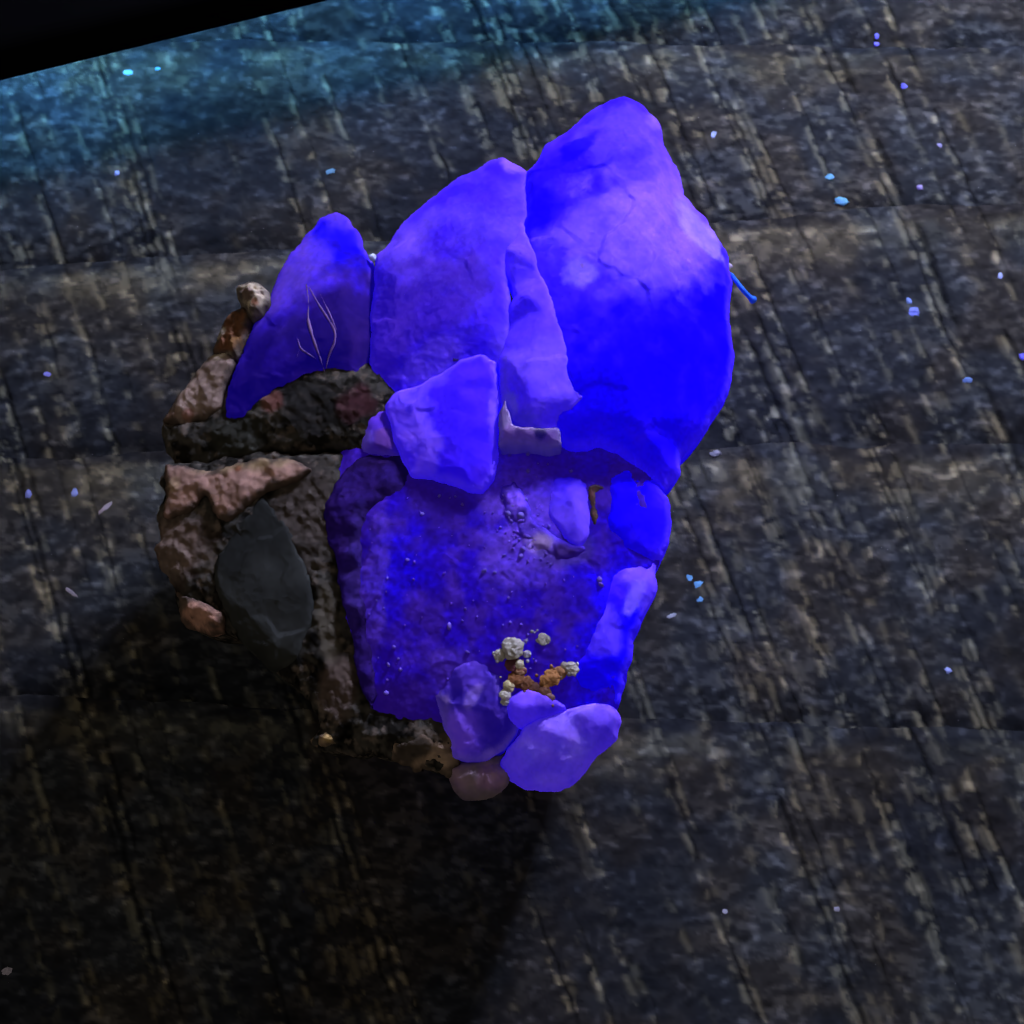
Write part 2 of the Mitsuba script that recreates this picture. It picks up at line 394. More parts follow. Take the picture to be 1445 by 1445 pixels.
stone(S + 'rock_block',
      [(232, 655, 10), (290, 655, 13), (360, 640, 16), (440, 640, 18), (520, 640, 18), (545, 720, 17), (540, 850, 15), (545, 960, 12), (640, 1000, 12), (655, 1050, 11), (642, 1092, 8), (612, 1088, 8), (575, 1076, 8), (520, 1064, 8), (480, 1060, 8), (452, 1058, 8), (438, 1048, 8), (452, 1030, 9), (446, 1008, 9), (430, 985, 9), (385, 948, 9), (340, 902, 8), (318, 893, 8), (280, 888, 8), (257, 875, 8), (248, 830, 9), (228, 800, 10), (214, 778, 11), (226, 745, 11), (230, 700, 11)],
      10, [(300, 675, 15.5), (400, 665, 19.5), (455, 680, 19.5), (290, 725, 15.5), (330, 742, 17.5), (370, 688, 18.5), (250, 690, 12.5), (395, 740, 18), (450, 800, 17), (300, 790, 14), (320, 850, 13), (375, 790, 15.5), (400, 880, 12.5), (455, 850, 16), (440, 920, 14), (480, 960, 15), (500, 1010, 14), (520, 1040, 12.5), (580, 1040, 13), (620, 1050, 12.5), (500, 800, 16), (270, 810, 13), (250, 770, 13.5)],
      0.4, rock_col(21, [(345, 740, 17, 3.0, PINK, 0), (435, 725, 20, 4.6, [.062, .052, .047], .9, (1.9, 1.5)), (380, 810, 15, 4.2, [.026, .028, .028], 1.0, (2.0, 1.8)), (395, 880, 13, 3.6, [.027, .029, .028], 1.0, (1.9, 1.4)), 
                         (250, 775, 13, 4.5, [.17, .125, .105], .75), (480, 970, 14, 2.6, [.10, .075, .065], .8, (1.4, 1.5)), (465, 880, 16, 1.4, [.09, .08, .06], .6, (1.7, 4))]),
      rnd=1.4, lip=1.4, amp=.55, freq=1000, jit=1.0, soft=2, material='mat_rock', seed=21, inset=3.5)

stone(S + 'rock_slab',
      [(228, 598, 10), (232, 640, 9), (250, 655, 9), (290, 663, 11), (345, 655, 15), (375, 643, 17), (460, 636, 20), (530, 650, 19), (620, 620, 19), (620, 540, 20), (480, 500, 21), (400, 490, 20), (345, 520, 18), (318, 560, 16), (290, 590, 13), (255, 600, 11)],
      15, [(262, 622, 13), (300, 612, 15.5), (345, 600, 18), (290, 645, 12.5), (340, 630, 17), (400, 590, 22.5), (450, 560, 23), (500, 540, 23), (560, 560, 22), (430, 615, 21.5), (500, 600, 22.5)],
      3, rock_col(31, [(335, 615, 17, 3.8, [.032, .034, .029], .95), (440, 580, 22, 4.4, [.015, .015, .015], .9), (385, 575, 21, 1.6, [.16, .07, .06], .8), (240, 590, 11, 1.5, [.13, .10, .08], .6), (505, 575, 22, 2.5, [.05, .02, .025], .8)]),
      rnd=1.2, lip=1.2, amp=.45, freq=1000, jit=.8, soft=2, material='mat_rock', seed=31, inset=2.5)


def pink_col(seed, a=PINK, spots=()):
    def f(P, d):
        n = fbm(P, 420, 5, seed)
        c = lerp(a * .72, a * 1.08, ss(.35, .65, n))
        c = lerp(c, [.17, .13, .12], .4 * ss(.58, .70, fbm(P, 700, 4, seed + 2)))
        c = lerp(c, [.09, .06, .045], .8 * ss(.70, .80, fbm(P, 900, 3, seed + 3)))
        for u, v, z, r, col, s, *more in spots:
            c = lerp(c, col, s * spot(P, u, v, z, r, .6, seed + int(u), *more))
        c = lerp(c, [.055, .045, .038], .9 * ss(.0011, .0001, d + (fbm(P, 900, 4, seed + 19) - .5) * .0022))   # the rock shows through towards its rim
        return c * (.5 + 1.0 * fbm(P, 1600, 3, seed + 8))[:, None]
    return f


stone(S + 'pink_patch', [(235, 655, 17), (300, 664, 20.5), (350, 650, 23), (405, 645, 24), (440, 662, 24), (415, 682, 23.4), (372, 694, 22.6), (345, 718, 21.5), (322, 738, 21), (300, 722, 20.4), (288, 695, 20.2), (272, 722, 18.6), (231, 732, 16), (232, 690, 16.5)],
      18, [(280, 680, 21.5), (340, 685, 23.8), (390, 664, 25), (318, 715, 22), (255, 690, 19)], 8,
      pink_col(41, PINK, [(330, 656, 19, 1.7, BUFF, .9, (.1, 3)), (385, 650, 21, 2.2, BUFF, .9, (.1, 2)), (310, 660, 18, .7, RUST, .8), (340, 668, 20, .5, RUST, .8), (250, 690, 15, 1.4, BUFF, .7)]),
      rnd=.8, lip=.6, amp=.28, freq=1300, jit=.6, jfreq=800, soft=1, material='mat_rock', seed=41, inset=1.5)
stone(S + 'pink_patch_001', [(246, 832, 11), (262, 838, 14), (283, 843, 15), (302, 858, 16), (318, 872, 15), (320, 893, 11), (296, 897, 9), (270, 888, 9), (254, 876, 9)],
      11, [(285, 865, 17), (300, 880, 15), (268, 862, 15)], 26, pink_col(47, PINK * [1.05, .95, .85], [(262, 850, 11, 1.2, [.10, .075, .06], .9)]), rnd=.9, lip=.8, amp=.8, freq=800, jit=.8, soft=1, seed=47, material='mat_rock', inset=1.2)
stone(S + 'pink_patch_002', [(228, 597, 11), (250, 560, 13), (275, 530, 15), (300, 500, 17), (325, 490, 19), (335, 505, 20), (322, 540, 19), (318, 575, 17.5), (300, 598, 15.5), (262, 605, 13)],
      15, [(262, 575, 15.5), (290, 550, 18), (312, 520, 20), (300, 580, 17)], 4, pink_col(53, np.array([.33, .25, .215]), [(240, 592, 12, 1.5, [.19, .12, .09], .8), (312, 500, 19, 1.4, CREAM, .8), (268, 588, 15, .9, [.26, .13, .10], .8)]),
      rnd=1.2, lip=1.0, amp=.4, freq=900, jit=.7, soft=1, seed=53, material='mat_rock', inset=2)
stone(S + 'pink_patch_003', [(520, 1058, 9), (548, 1044, 11.5), (580, 1030, 14), (622, 1026, 15), (650, 1040, 14), (650, 1068, 12), (641, 1095, 8.5), (612, 1090, 8), (575, 1079, 8), (540, 1070, 8)],
      10, [(560, 1056, 13), (600, 1052, 15), (630, 1060, 14.2)], 24,
      pink_col(59, np.array([.30, .22, .16]), [(585, 1058, 12, 1.5, INK * 1.8, .85, (.2, 2)), (622, 1040, 14, 1.2, INK * 2, .8), (548, 1060, 11, 1.0, [.36, .27, .20], .8)]),
      rnd=.8, lip=.5, amp=.5, freq=900, jit=1.2, jfreq=700, seed=59, soft=1, material='mat_rock', inset=1.5)
stone(S + 'pink_patch_004', [(438, 1048, 8.5), (446, 1036, 10), (462, 1030, 11.5), (476, 1040, 12), (474, 1056, 10), (452, 1059, 8.5)],
      10, [(458, 1044, 13)], 26, pink_col(83, np.array([.36, .26, .16]), [(465, 1040, 12, .7, [.40, .28, .10], .8)]), rnd=.6, lip=.5, amp=.5, freq=1000, jit=.8, jfreq=800, seed=83, soft=1, material='mat_rock', inset=1)
labels[S + 'pink_patch_003'] = {'label': 'brown and tan crumbly rock strip along the bottom left rim'}
stone(S + 'dark_crystal', [(374, 697, 20.8), (345, 730, 19.8), (320, 765, 18.3), (302, 790, 17.3), (304, 830, 16.3), (320, 872, 14.8), (343, 908, 13.3), (388, 948, 12.8), (420, 932, 15.3), (438, 885, 17.3), (445, 850, 18.3), (430, 790, 19.3), (400, 735, 20.3)],
      16, [(372, 760, 19.9), (350, 800, 18.9), (395, 850, 18.9), (390, 910, 16.5), (345, 860, 17.3), (420, 830, 19.5)], 4,
      lambda P, d: lerp([.020, .0225, .0225], [.034, .038, .037], ss(.35, .65, fbm(P, 140, 4, 63))) * (.9 + .2 * fbm(P, 1800, 2, 64))[:, None] * (1 + .5 * ss(.0006, 0, d) * ss(.45, .6, fbm(P, 500, 3, 65)))[:, None],
      rnd=.9, lip=.7, amp=.12, freq=300, jit=.6, jfreq=420, soft=2, seed=63, material='mat_rock', inset=1.5, ftilt=.03, facet=4)
labels[S + 'dark_crystal'] = {'label': 'smooth dark grey green kite shaped crystal face set in the rock'}
stone(S + 'rusty_crust', [(300, 500, 18), (312, 470, 19), (325, 446, 20), (342, 430, 21), (360, 438, 22), (356, 470, 22), (345, 500, 21), (330, 515, 20)],
      20, [(330, 475, 22.5), (345, 450, 23), (322, 495, 21.5)], 6,
      pink_col(61, np.array([.15, .065, .03]), [(312, 472, 20, .9, CREAM, .9), (335, 488, 21, 1.1, [.20, .10, .03], .8), (342, 437, 22, 1.2, [.03, .012, .008], .9), (322, 508, 20, .9, CREAM * 1.1, .9), (340, 502, 21, .7, CREAM * 1.2, .9)]),
      rnd=.9, lip=.8, amp=1.3, freq=1000, jit=.7, soft=1, seed=61, material='mat_crust', inset=2)
labels[S + 'rusty_crust'] = {'label': 'rust red and cream crust below the pale knob'}
stone(S + 'pale_knob', [(338, 425, 22), (336, 408, 22), (350, 400, 22.5), (368, 400, 23), (380, 412, 23.5), (379, 432, 24), (370, 450, 24), (356, 456, 23), (344, 446, 22)],
      23, [(355, 412, 26), (368, 420, 26.5), (358, 438, 26)], 8,
      pink_col(67, np.array([.50, .42, .31]), [(350, 420, 25, .9, [.10, .06, .05], .9, (2.3, 1.8)), (362, 432, 26, .6, RUST, .9), (348, 440, 24, .5, [.2, .09, .05], .8)]),
      rnd=1.2, lip=1.2, amp=1.5, freq=900, jit=.7, soft=1, seed=67, material='mat_crust', inset=1.8)
stone(S + 'smoky_crystal', [(628, 1084, 9), (655, 1072, 10), (712, 1064, 11), (723, 1090, 10), (717, 1108, 8.5), (701, 1123, 7), (684, 1129, 6.5), (655, 1131, 6.5), (641, 1119, 7)],
      8, [(664, 1094, 12.5), (674, 1112, 10.5), (700, 1090, 13), (704, 1106, 10)], 14, crystal_col([.26, .20, .18], [.46, .29, .33], 71, [(695, 1100, 10, 2.0, [.50, .29, .36], .8)], rim=np.array([.09, .07, .06]), rimw=.4), rnd=.45, lip=.3, amp=.2, soft=1, facet=2.4, ftilt=.3, seed=71, glow=0)
labels[S + 'smoky_crystal'] = {'label': 'small smoky brown crystal at the bottom tip'}

# --- glowing crystals
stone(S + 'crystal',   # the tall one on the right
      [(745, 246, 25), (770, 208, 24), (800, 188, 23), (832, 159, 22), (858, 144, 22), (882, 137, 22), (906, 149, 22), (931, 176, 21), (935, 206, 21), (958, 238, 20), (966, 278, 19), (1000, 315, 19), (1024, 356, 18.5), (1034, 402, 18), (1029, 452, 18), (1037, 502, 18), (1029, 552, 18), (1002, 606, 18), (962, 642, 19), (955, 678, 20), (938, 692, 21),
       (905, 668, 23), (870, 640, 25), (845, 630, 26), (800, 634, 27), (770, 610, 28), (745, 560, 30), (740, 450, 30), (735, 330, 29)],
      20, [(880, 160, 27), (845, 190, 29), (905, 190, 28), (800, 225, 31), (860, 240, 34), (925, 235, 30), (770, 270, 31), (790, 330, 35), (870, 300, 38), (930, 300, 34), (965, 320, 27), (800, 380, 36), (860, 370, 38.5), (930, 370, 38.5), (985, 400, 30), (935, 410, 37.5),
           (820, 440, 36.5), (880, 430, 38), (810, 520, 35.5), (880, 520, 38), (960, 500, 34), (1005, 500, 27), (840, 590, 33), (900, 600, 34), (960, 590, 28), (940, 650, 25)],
      1.0, crystal_col(BLUE * [1.2, 1.3, 1], BLUE * [.45, .4, 1], 3, [(905, 520, 38, 11.0, DEEP, .95), (1010, 430, 27, 4.5, DEEP, .95, (1.5, 2.2)), (880, 330, 38, 7.5, LAV, .9, (.1, 1.3)), (820, 385, 38, 2.2, LILAC, .6), (822, 378, 38, .55, [.30, .15, .2], .7), (910, 360, 38, 5.0, LAV, .7), (930, 280, 32, 5.5, LAV * [1.05, 1.0, 1], .85, (1.9, 1.8)), (985, 330, 24, 2.2, LILAC * [.9, .9, 1], .8, (2.2, 2.2)),  # the last lilac spot paints a glint on the right edge
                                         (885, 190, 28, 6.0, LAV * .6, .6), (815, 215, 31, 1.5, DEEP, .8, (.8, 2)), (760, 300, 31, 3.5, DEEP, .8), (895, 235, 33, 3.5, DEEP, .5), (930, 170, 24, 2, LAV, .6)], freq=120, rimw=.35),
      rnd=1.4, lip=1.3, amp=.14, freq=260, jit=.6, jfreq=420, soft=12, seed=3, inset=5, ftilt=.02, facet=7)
stone(S + 'crystal_001',   # pale strip between the two tall ones
      [(737, 300, 29), (748, 340, 31), (768, 392, 34), (789, 442, 35.4), (806, 500, 35.4), (834, 565, 34), (838, 592, 31), (792, 600, 29.5), (792, 634, 27.5), (750, 630, 27.5), (718, 630, 28), (703, 600, 28), (706, 560, 29), (698, 512, 30), (716, 470, 31), (722, 420, 31), (711, 385, 31), (698, 338, 30)],
      30, [(730, 360, 34.6), (742, 420, 36.8), (750, 500, 37.4), (745, 560, 36.5), (795, 565, 35), (780, 500, 36.6), (768, 440, 36.2), (725, 520, 35.6), (745, 590, 34)], 14,
      crystal_col(LAV * .85, LAV * [.6, .5, 1], 5, [(716, 585, 28, 1.3, [.33, .24, .34], .9, (1.5, 1.6)), (740, 612, 28.5, 2.6, [.13, .085, .20], .85), (708, 545, 29, 1.0, [.30, .17, .32], .6, (1.5, 3))], rimw=.5), rnd=1.0, lip=.9, amp=.14, freq=330, jit=.75, jfreq=420, soft=5, seed=5, glow=0.9, inset=2.5)
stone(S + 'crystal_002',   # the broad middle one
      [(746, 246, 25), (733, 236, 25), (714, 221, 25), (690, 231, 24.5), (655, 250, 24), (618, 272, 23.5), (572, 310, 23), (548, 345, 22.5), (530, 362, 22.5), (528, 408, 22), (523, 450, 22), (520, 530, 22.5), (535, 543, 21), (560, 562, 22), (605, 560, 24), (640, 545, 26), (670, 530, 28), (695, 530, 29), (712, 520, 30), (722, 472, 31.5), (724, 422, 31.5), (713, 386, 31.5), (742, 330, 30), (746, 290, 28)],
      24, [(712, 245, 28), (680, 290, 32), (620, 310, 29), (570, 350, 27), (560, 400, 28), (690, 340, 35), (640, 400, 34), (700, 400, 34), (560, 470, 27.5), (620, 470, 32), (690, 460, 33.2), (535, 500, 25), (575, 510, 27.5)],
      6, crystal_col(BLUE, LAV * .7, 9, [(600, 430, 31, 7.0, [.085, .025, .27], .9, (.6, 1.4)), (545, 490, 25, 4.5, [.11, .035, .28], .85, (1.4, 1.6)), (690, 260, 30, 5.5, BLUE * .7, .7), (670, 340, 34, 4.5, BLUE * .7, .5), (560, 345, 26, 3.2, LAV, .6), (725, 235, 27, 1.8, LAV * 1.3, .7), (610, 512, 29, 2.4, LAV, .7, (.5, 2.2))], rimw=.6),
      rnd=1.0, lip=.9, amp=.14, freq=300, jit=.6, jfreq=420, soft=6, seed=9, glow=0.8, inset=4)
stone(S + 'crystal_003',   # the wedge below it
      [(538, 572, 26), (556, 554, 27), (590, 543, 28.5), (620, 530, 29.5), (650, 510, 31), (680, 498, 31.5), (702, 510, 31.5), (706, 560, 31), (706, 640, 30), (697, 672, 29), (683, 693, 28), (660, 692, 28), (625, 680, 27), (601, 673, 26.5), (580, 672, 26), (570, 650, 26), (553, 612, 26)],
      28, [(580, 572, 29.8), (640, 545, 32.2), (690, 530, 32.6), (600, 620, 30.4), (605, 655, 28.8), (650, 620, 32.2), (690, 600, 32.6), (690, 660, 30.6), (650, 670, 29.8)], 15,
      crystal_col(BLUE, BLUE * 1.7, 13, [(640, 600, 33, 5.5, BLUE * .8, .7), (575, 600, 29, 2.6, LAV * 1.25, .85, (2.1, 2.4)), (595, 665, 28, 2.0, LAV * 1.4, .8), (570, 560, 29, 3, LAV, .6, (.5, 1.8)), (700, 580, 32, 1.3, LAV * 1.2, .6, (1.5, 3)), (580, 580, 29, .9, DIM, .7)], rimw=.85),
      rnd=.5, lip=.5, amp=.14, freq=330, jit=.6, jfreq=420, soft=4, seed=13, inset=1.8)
stone(S + 'crystal_004',   # small purplish chip at its left
      [(510, 585, 21), (530, 580, 22), (566, 575, 21.5), (590, 620, 21.5), (590, 660, 21), (540, 650, 21.5), (508, 641, 21), (507, 610, 21)],
      21.5, [(528, 595, 24), (525, 630, 24), (550, 635, 24.5)], 12, crystal_col([.15, .05, .55], [.22, .08, .40], 17, [(518, 620, 23, 1.6, LILAC * [.8, .8, 1], .7), (545, 620, 24, 1.8, [.17, .06, .16], .8)], rim=LILAC, rimw=.5), rnd=.8, lip=.8, amp=.2, freq=420, jit=.3, seed=17, inset=1.5, glow=0.25)
labels[S + 'crystal_004'] = {'label': 'small purplish pink crystal chip at the left of the wedge'}
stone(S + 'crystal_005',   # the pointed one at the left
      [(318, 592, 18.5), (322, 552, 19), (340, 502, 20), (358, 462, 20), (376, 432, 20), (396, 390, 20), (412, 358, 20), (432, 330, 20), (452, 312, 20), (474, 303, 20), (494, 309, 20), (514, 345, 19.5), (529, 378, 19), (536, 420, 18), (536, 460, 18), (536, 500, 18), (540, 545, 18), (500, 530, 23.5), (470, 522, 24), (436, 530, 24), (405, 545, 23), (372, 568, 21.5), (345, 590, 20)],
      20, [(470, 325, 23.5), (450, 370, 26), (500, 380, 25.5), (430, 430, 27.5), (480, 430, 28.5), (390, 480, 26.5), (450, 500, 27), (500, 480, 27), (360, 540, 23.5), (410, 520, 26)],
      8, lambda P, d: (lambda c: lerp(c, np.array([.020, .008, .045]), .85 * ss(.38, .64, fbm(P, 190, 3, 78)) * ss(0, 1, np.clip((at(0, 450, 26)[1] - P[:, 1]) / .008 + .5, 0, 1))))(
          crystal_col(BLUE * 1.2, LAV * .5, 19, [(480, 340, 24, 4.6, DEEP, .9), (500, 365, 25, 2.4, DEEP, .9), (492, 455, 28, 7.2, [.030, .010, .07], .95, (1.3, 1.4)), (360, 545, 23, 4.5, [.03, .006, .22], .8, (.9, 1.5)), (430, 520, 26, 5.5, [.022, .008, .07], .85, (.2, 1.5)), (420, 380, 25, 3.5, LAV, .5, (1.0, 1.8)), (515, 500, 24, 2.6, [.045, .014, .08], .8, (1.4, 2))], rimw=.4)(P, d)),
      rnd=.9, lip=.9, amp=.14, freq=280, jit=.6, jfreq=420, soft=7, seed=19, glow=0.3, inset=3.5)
stone(S + 'crystal_006',   # round lobe on the right rim
      [(828, 660, 15), (890, 645, 18), (930, 680, 21), (944, 710, 20), (948, 740, 19), (944, 770, 18.5), (925, 795, 18.5), (895, 812, 14), (850, 812, 14), (822, 765, 14), (818, 705, 14)],
      20, [(870, 690, 25), (862, 740, 25), (905, 740, 24.2), (905, 775, 22.5), (860, 775, 22.5)], 5, crystal_col(DEEP, BLUE, 23, [(900, 730, 24, 5, DEEP, .8)], rimw=.3), rnd=1.0, lip=1.0, amp=.3, freq=330, jit=.75, jfreq=420, soft=5, seed=23, inset=2.5)
stone(S + 'crystal_007',   # tongue left of the rust stain
      [(790, 635, 20), (826, 650, 20), (842, 700, 22), (834, 755, 24), (818, 776, 24.5), (804, 768, 24.5), (788, 750, 24.5), (772, 735, 24), (766, 690, 21)],
      24.5, [(808, 700, 26), (815, 740, 26.6)], 15, crystal_col(BLUE, LAV * .7, 27, [(800, 665, 25, 2.5, DIM, .8)], rimw=.5), rnd=.9, lip=.9, amp=.3, freq=420, jit=.6, jfreq=420, soft=4, seed=27, inset=1.5)
stone(S + 'crystal_008',   # wall on the right below the lobe
      [(815, 800, 14), (885, 775, 15), (926, 795, 19), (927, 828, 18), (912, 868, 17), (893, 900, 16.5), (889, 942, 15), (872, 996, 13.5), (815, 1000, 13), (760, 985, 13), (762, 915, 13), (800, 855, 13)],
      20, [(880, 820, 23.6), (850, 880, 23.6), (830, 940, 22), (868, 930, 20.5)], 2, crystal_col(BLUE, DEEP, 29, [(850, 960, 20, 5.0, DEEP, .9, (1.2, 1.4)), (905, 815, 21, 3.0, LAV, .7), (893, 850, 20, 1.2, LILAC, .6, (1.0, 2.5)), (855, 890, 24, 3, LAV * .7, .6)], rimw=.35), rnd=1.0, lip=1.0, amp=.4, freq=420, jit=.75, jfreq=420, soft=4, seed=29, inset=3)
stone(S + 'crystal_009',   # dull plate at the bottom
      [(598, 962, 18), (612, 966, 18), (630, 945, 19), (665, 925, 20.5), (700, 935, 21), (712, 985, 20), (742, 1016, 17.5), (712, 1058, 14.5), (690, 1076, 13), (660, 1074, 13), (640, 1068, 13.5), (628, 1030, 15), (612, 995, 17)],
      17, [(650, 960, 21.5), (690, 970, 21.5), (640, 1010, 18.5), (690, 1030, 18), (660, 1050, 16)], 17,
      crystal_col([.07, .03, .26], [.10, .045, .38], 33, [(610, 985, 18, 1.8, [.24, .14, .18], .9, (2.0, 2.4)), (655, 1035, 17, 2.8, LAV * 1.5, .7), (650, 950, 20, 3.2, LAV * .7, .6), (700, 1000, 19, 2.4, [.06, .025, .18], .7, (1.4, 1.8)), (668, 985, 20, .9, LILAC * .9, .8, (.9, 2.2)), (690, 1068, 13, 1.2, LILAC, .6)], freq=260, rim=LILAC, rimw=.6), rnd=.6, lip=.6, amp=.4, freq=480, jit=.6, jfreq=420, soft=3, facet=2.6, ftilt=.12, seed=33, glow=0.3, inset=2)
stone(S + 'crystal_010',   # pale lilac plate at the bottom tip
      [(742, 1020, 17.5), (765, 1008, 18.5), (800, 998, 18), (835, 994, 17), (862, 993, 15.5), (876, 1015, 13), (871, 1042, 11.5), (845, 1068, 10), (824, 1098, 8.5), (788, 1117, 7.5), (738, 1115, 7.5), (715, 1098, 8.5), (703, 1078, 10), (716, 1052, 13)],
      13, [(770, 1030, 20), (830, 1015, 19.5), (855, 1025, 16.5), (740, 1070, 15), (790, 1075, 14.5), (825, 1055, 15.5), (760, 1100, 11)], 17,
      crystal_col(LILAC * [1.15, 1.3, .95], LILAC * [.9, .8, 1], 37, [(862, 1015, 15, 3.6, LAV * .7, .9, (1.2, 1.4)), (775, 1075, 14, 1.6, [.33, .16, .45], .6, (.5, 2)), (730, 1090, 11, 2.5, LAV, .6)], freq=200, rim=LAV * 1.3, rimw=.6), rnd=.7, lip=.8, amp=.22, freq=330, jit=.6, jfreq=420, soft=4, facet=3, ftilt=.08, seed=37, glow=0.75, inset=2.5)
stone(S + 'crystal_011',   # knob between the plates
      [(710, 1000, 19.5), (716, 985, 20.5), (745, 972, 21.5), (775, 985, 21.5), (800, 1000, 19.5), (775, 1015, 19), (745, 1030, 17.5), (725, 1026, 17.5), (712, 1016, 18)],
      19, [(738, 1000, 22.5), (765, 998, 22.3)], 22, crystal_col(LAV * .9, LAV * 1.3, 39, [(770, 990, 22, 1.7, [.12, .05, .22], .8)], rimw=.6), rnd=.9, lip=.9, amp=.25, freq=420, jit=.6, jfreq=420, soft=3, seed=39, inset=1.5)
stone(S + 'pale_chip', [(704, 580, 34), (714, 560, 34.5), (722, 600, 35), (760, 604, 34.5), (790, 602, 32), (794, 632, 30), (770, 637, 30), (742, 629, 30.5), (703, 632, 31)],
      33, [(714, 612, 35.6), (745, 618, 34), (776, 618, 32.6)], 20, crystal_col([.36, .20, .42], [.24, .12, .30], 43, [(764, 617, 30, .9, [.035, .02, .03], .9), (712, 605, 30, 1.0, [.36, .27, .40], .8)], rim=np.array([.3, .24, .26]), rimw=.6), rnd=.5, lip=.5, amp=.25, freq=700, jit=.3, seed=43, inset=1, glow=.25)
labels[S + 'pale_chip'] = {'label': 'beige chip at the foot of the pale crystal strip'}
stone(S + 'grain_crust', [(705, 690, 24), (725, 675, 24.5), (742, 700, 25), (752, 735, 25.5), (790, 760, 26), (825, 775, 25), (815, 795, 24.5), (785, 800, 25), (760, 800, 25.8), (735, 770, 25.5), (715, 730, 24.5)],
      25, [(730, 710, 26), (755, 765, 27), (785, 780, 26.4)], 18, crystal_col([.07, .03, .30], [.18, .09, .55], 45, [(765, 768, 27, 1.4, [.34, .22, .33], .85), (750, 778, 26.5, 1.0, LILAC * 1.2, .8), (805, 785, 25, 2.2, [.04, .02, .06], .9), (725, 705, 25.5, 1.6, LAV * 1.4, .7)], freq=500, rim=DIM * 2, rimw=.4, speck=.3), rnd=.9, lip=.6, amp=.6, freq=800, jit=.9, soft=1, seed=45, glow=0.7, material='mat_rough_crystal', inset=1)
stone(S + 'rust_stain', [(826, 688, 25), (838, 682, 25.5), (858, 690, 25.5), (844, 694, 25.2), (845, 720, 25.2), (843, 745, 25), (836, 748, 24.5), (830, 725, 24.5)],
      25, [(838, 705, 26), (838, 732, 25.8)], 20, pink_col(49, np.array([.13, .045, .05]), [(838, 735, 25.5, .9, [.22, .075, .03], .9)]), rnd=.5, lip=.4, amp=.25, freq=900, jit=.3, seed=49, material='mat_crust', inset=1)
stone(S + 'hole_shade', [(632, 507, 30), (648, 488, 31), (662, 468, 32), (672, 462, 32.5), (676, 470, 32.5), (668, 482, 32.5), (660, 497, 31.5), (645, 510, 30.5)],  # dark lump on the surface, its colour paints the shade of a hole
      31, [(655, 488, 31.8)], 26, crystal_col([.012, .008, .02], [.13, .09, .22], 55, [(668, 468, 32.6, .6, [.008, .005, .02], .9)], rim=DIM, rimw=.3, freq=900, lo=.42, hi=.58), rnd=.4, lip=.3, amp=.8, freq=1200, jit=1.0, jfreq=1100, soft=1, seed=55, material='mat_rough_crystal', inset=1, glow=0)


# --- beads, veins, grains
def place_on(name_list, u, v, z):
    return at(u, v, z)


def bead(key, u, v, z, r, col, seed, flat=.8):
    m = trimesh.creation.icosphere(4, 1.0)
    p = np.array(m.vertices)
    p = p * (1 + .8 * (fbm(p + seed, 1.5, 3, seed) - .5) + .3 * (fbm(p + seed, 4, 2, seed) - .5))[:, None] * [1, 1, flat]
    P = p * r / 1000 + at(u, v, z)
    n = fbm(P, 1100, 4, seed)
    C = lerp(np.array(col) * .7, np.array(col) * 1.15, ss(.3, .7, n))
    scene[key] = mikit.ply((P, m.faces), 'mat_crust', smooth=True, color=np.clip(C * [1.04, 1, .8], 0, .9))


WHITE = np.array([.38, .36, .33])
BEADS = [(724, 915, 24.5, 1.35, WHITE), (705, 924, 24, .75, WHITE), (765, 902, 24.3, .75, WHITE), (774, 903, 24, .6, WHITE * .95), (755, 893, 24, .35, WHITE), (742, 905, 23.6, .45, [.2, .17, .35]), (744, 923, 24, .5, [.3, .28, .38]),
         (733, 938, 24, .6, CREAM * .8), (806, 944, 23.8, .85, WHITE), (797, 940, 23.5, .5, [.38, .33, .3])]
for i, b in enumerate(BEADS):
    bead(S + 'white_bead' + (f'_{i:03d}' if i else ''), *b, 200 + i)
RUSTY = [(724, 938, 23.6, .95, [.16, .05, .06]), (735, 946, 23.5, .75, [.34, .17, .08]), (728, 960, 23, 1.0, [.22, .085, .025]), (742, 964, 22.8, .9, [.20, .08, .03]), (755, 972, 22.6, .8, [.14, .055, .03]), (770, 962, 23, .8, [.38, .16, .04]), (780, 955, 23.3, 1.05, [.42, .18, .05]), (790, 949, 23.4, .8, [.40, .19, .07]), (768, 975, 22.6, .8, [.20, .085, .04]), (775, 985, 22.4, .7, [.2, .1, .08])]
for i, b in enumerate(RUSTY):
    bead(S + 'rusty_bead' + (f'_{i:03d}' if i else ''), *b[:4], np.array(b[4]) * [.8, .85, 1.1], 230 + i, .45)
CR = [(718, 968, 23, .75, [.55, .48, .28]), (713, 980, 22.4, .7, [.58, .55, .50]), (712, 990, 21.6, .55, [.6, .6, .62])]
for i, b in enumerate(CR):
    bead(S + 'cream_bead' + (f'_{i:03d}' if i else ''), *b, 260 + i)

cr = np.random.default_rng(91)
ico1 = trimesh.creation.icosphere(1, 1.0)
QV, QF, QC, m0 = [], [], [], 0
for q in range(70):
    b = (BEADS + RUSTY + CR)[cr.integers(0, len(BEADS + RUSTY + CR))]
    p = ico1.vertices * cr.uniform(.6, 1.2, 3) * cr.uniform(.12, .34) / 1000
    QV.append(p + at(b[0] + cr.normal(0, 8), b[1] + cr.normal(0, 7), b[2] + .3)); QF.append(ico1.faces + m0); m0 += len(p)
    QC.append(np.tile(np.array(b[4]) * cr.uniform(.5, 1.1), (len(p), 1)))
scene[S + 'crust_crumbs'] = mikit.ply((np.vstack(QV), np.vstack(QF)), 'mat_crust', smooth=True, color=np.vstack(QC))
labels[S + 'crust_crumbs'] = {'label': 'fine white and rusty crumbs around the beads', 'kind': 'stuff'}


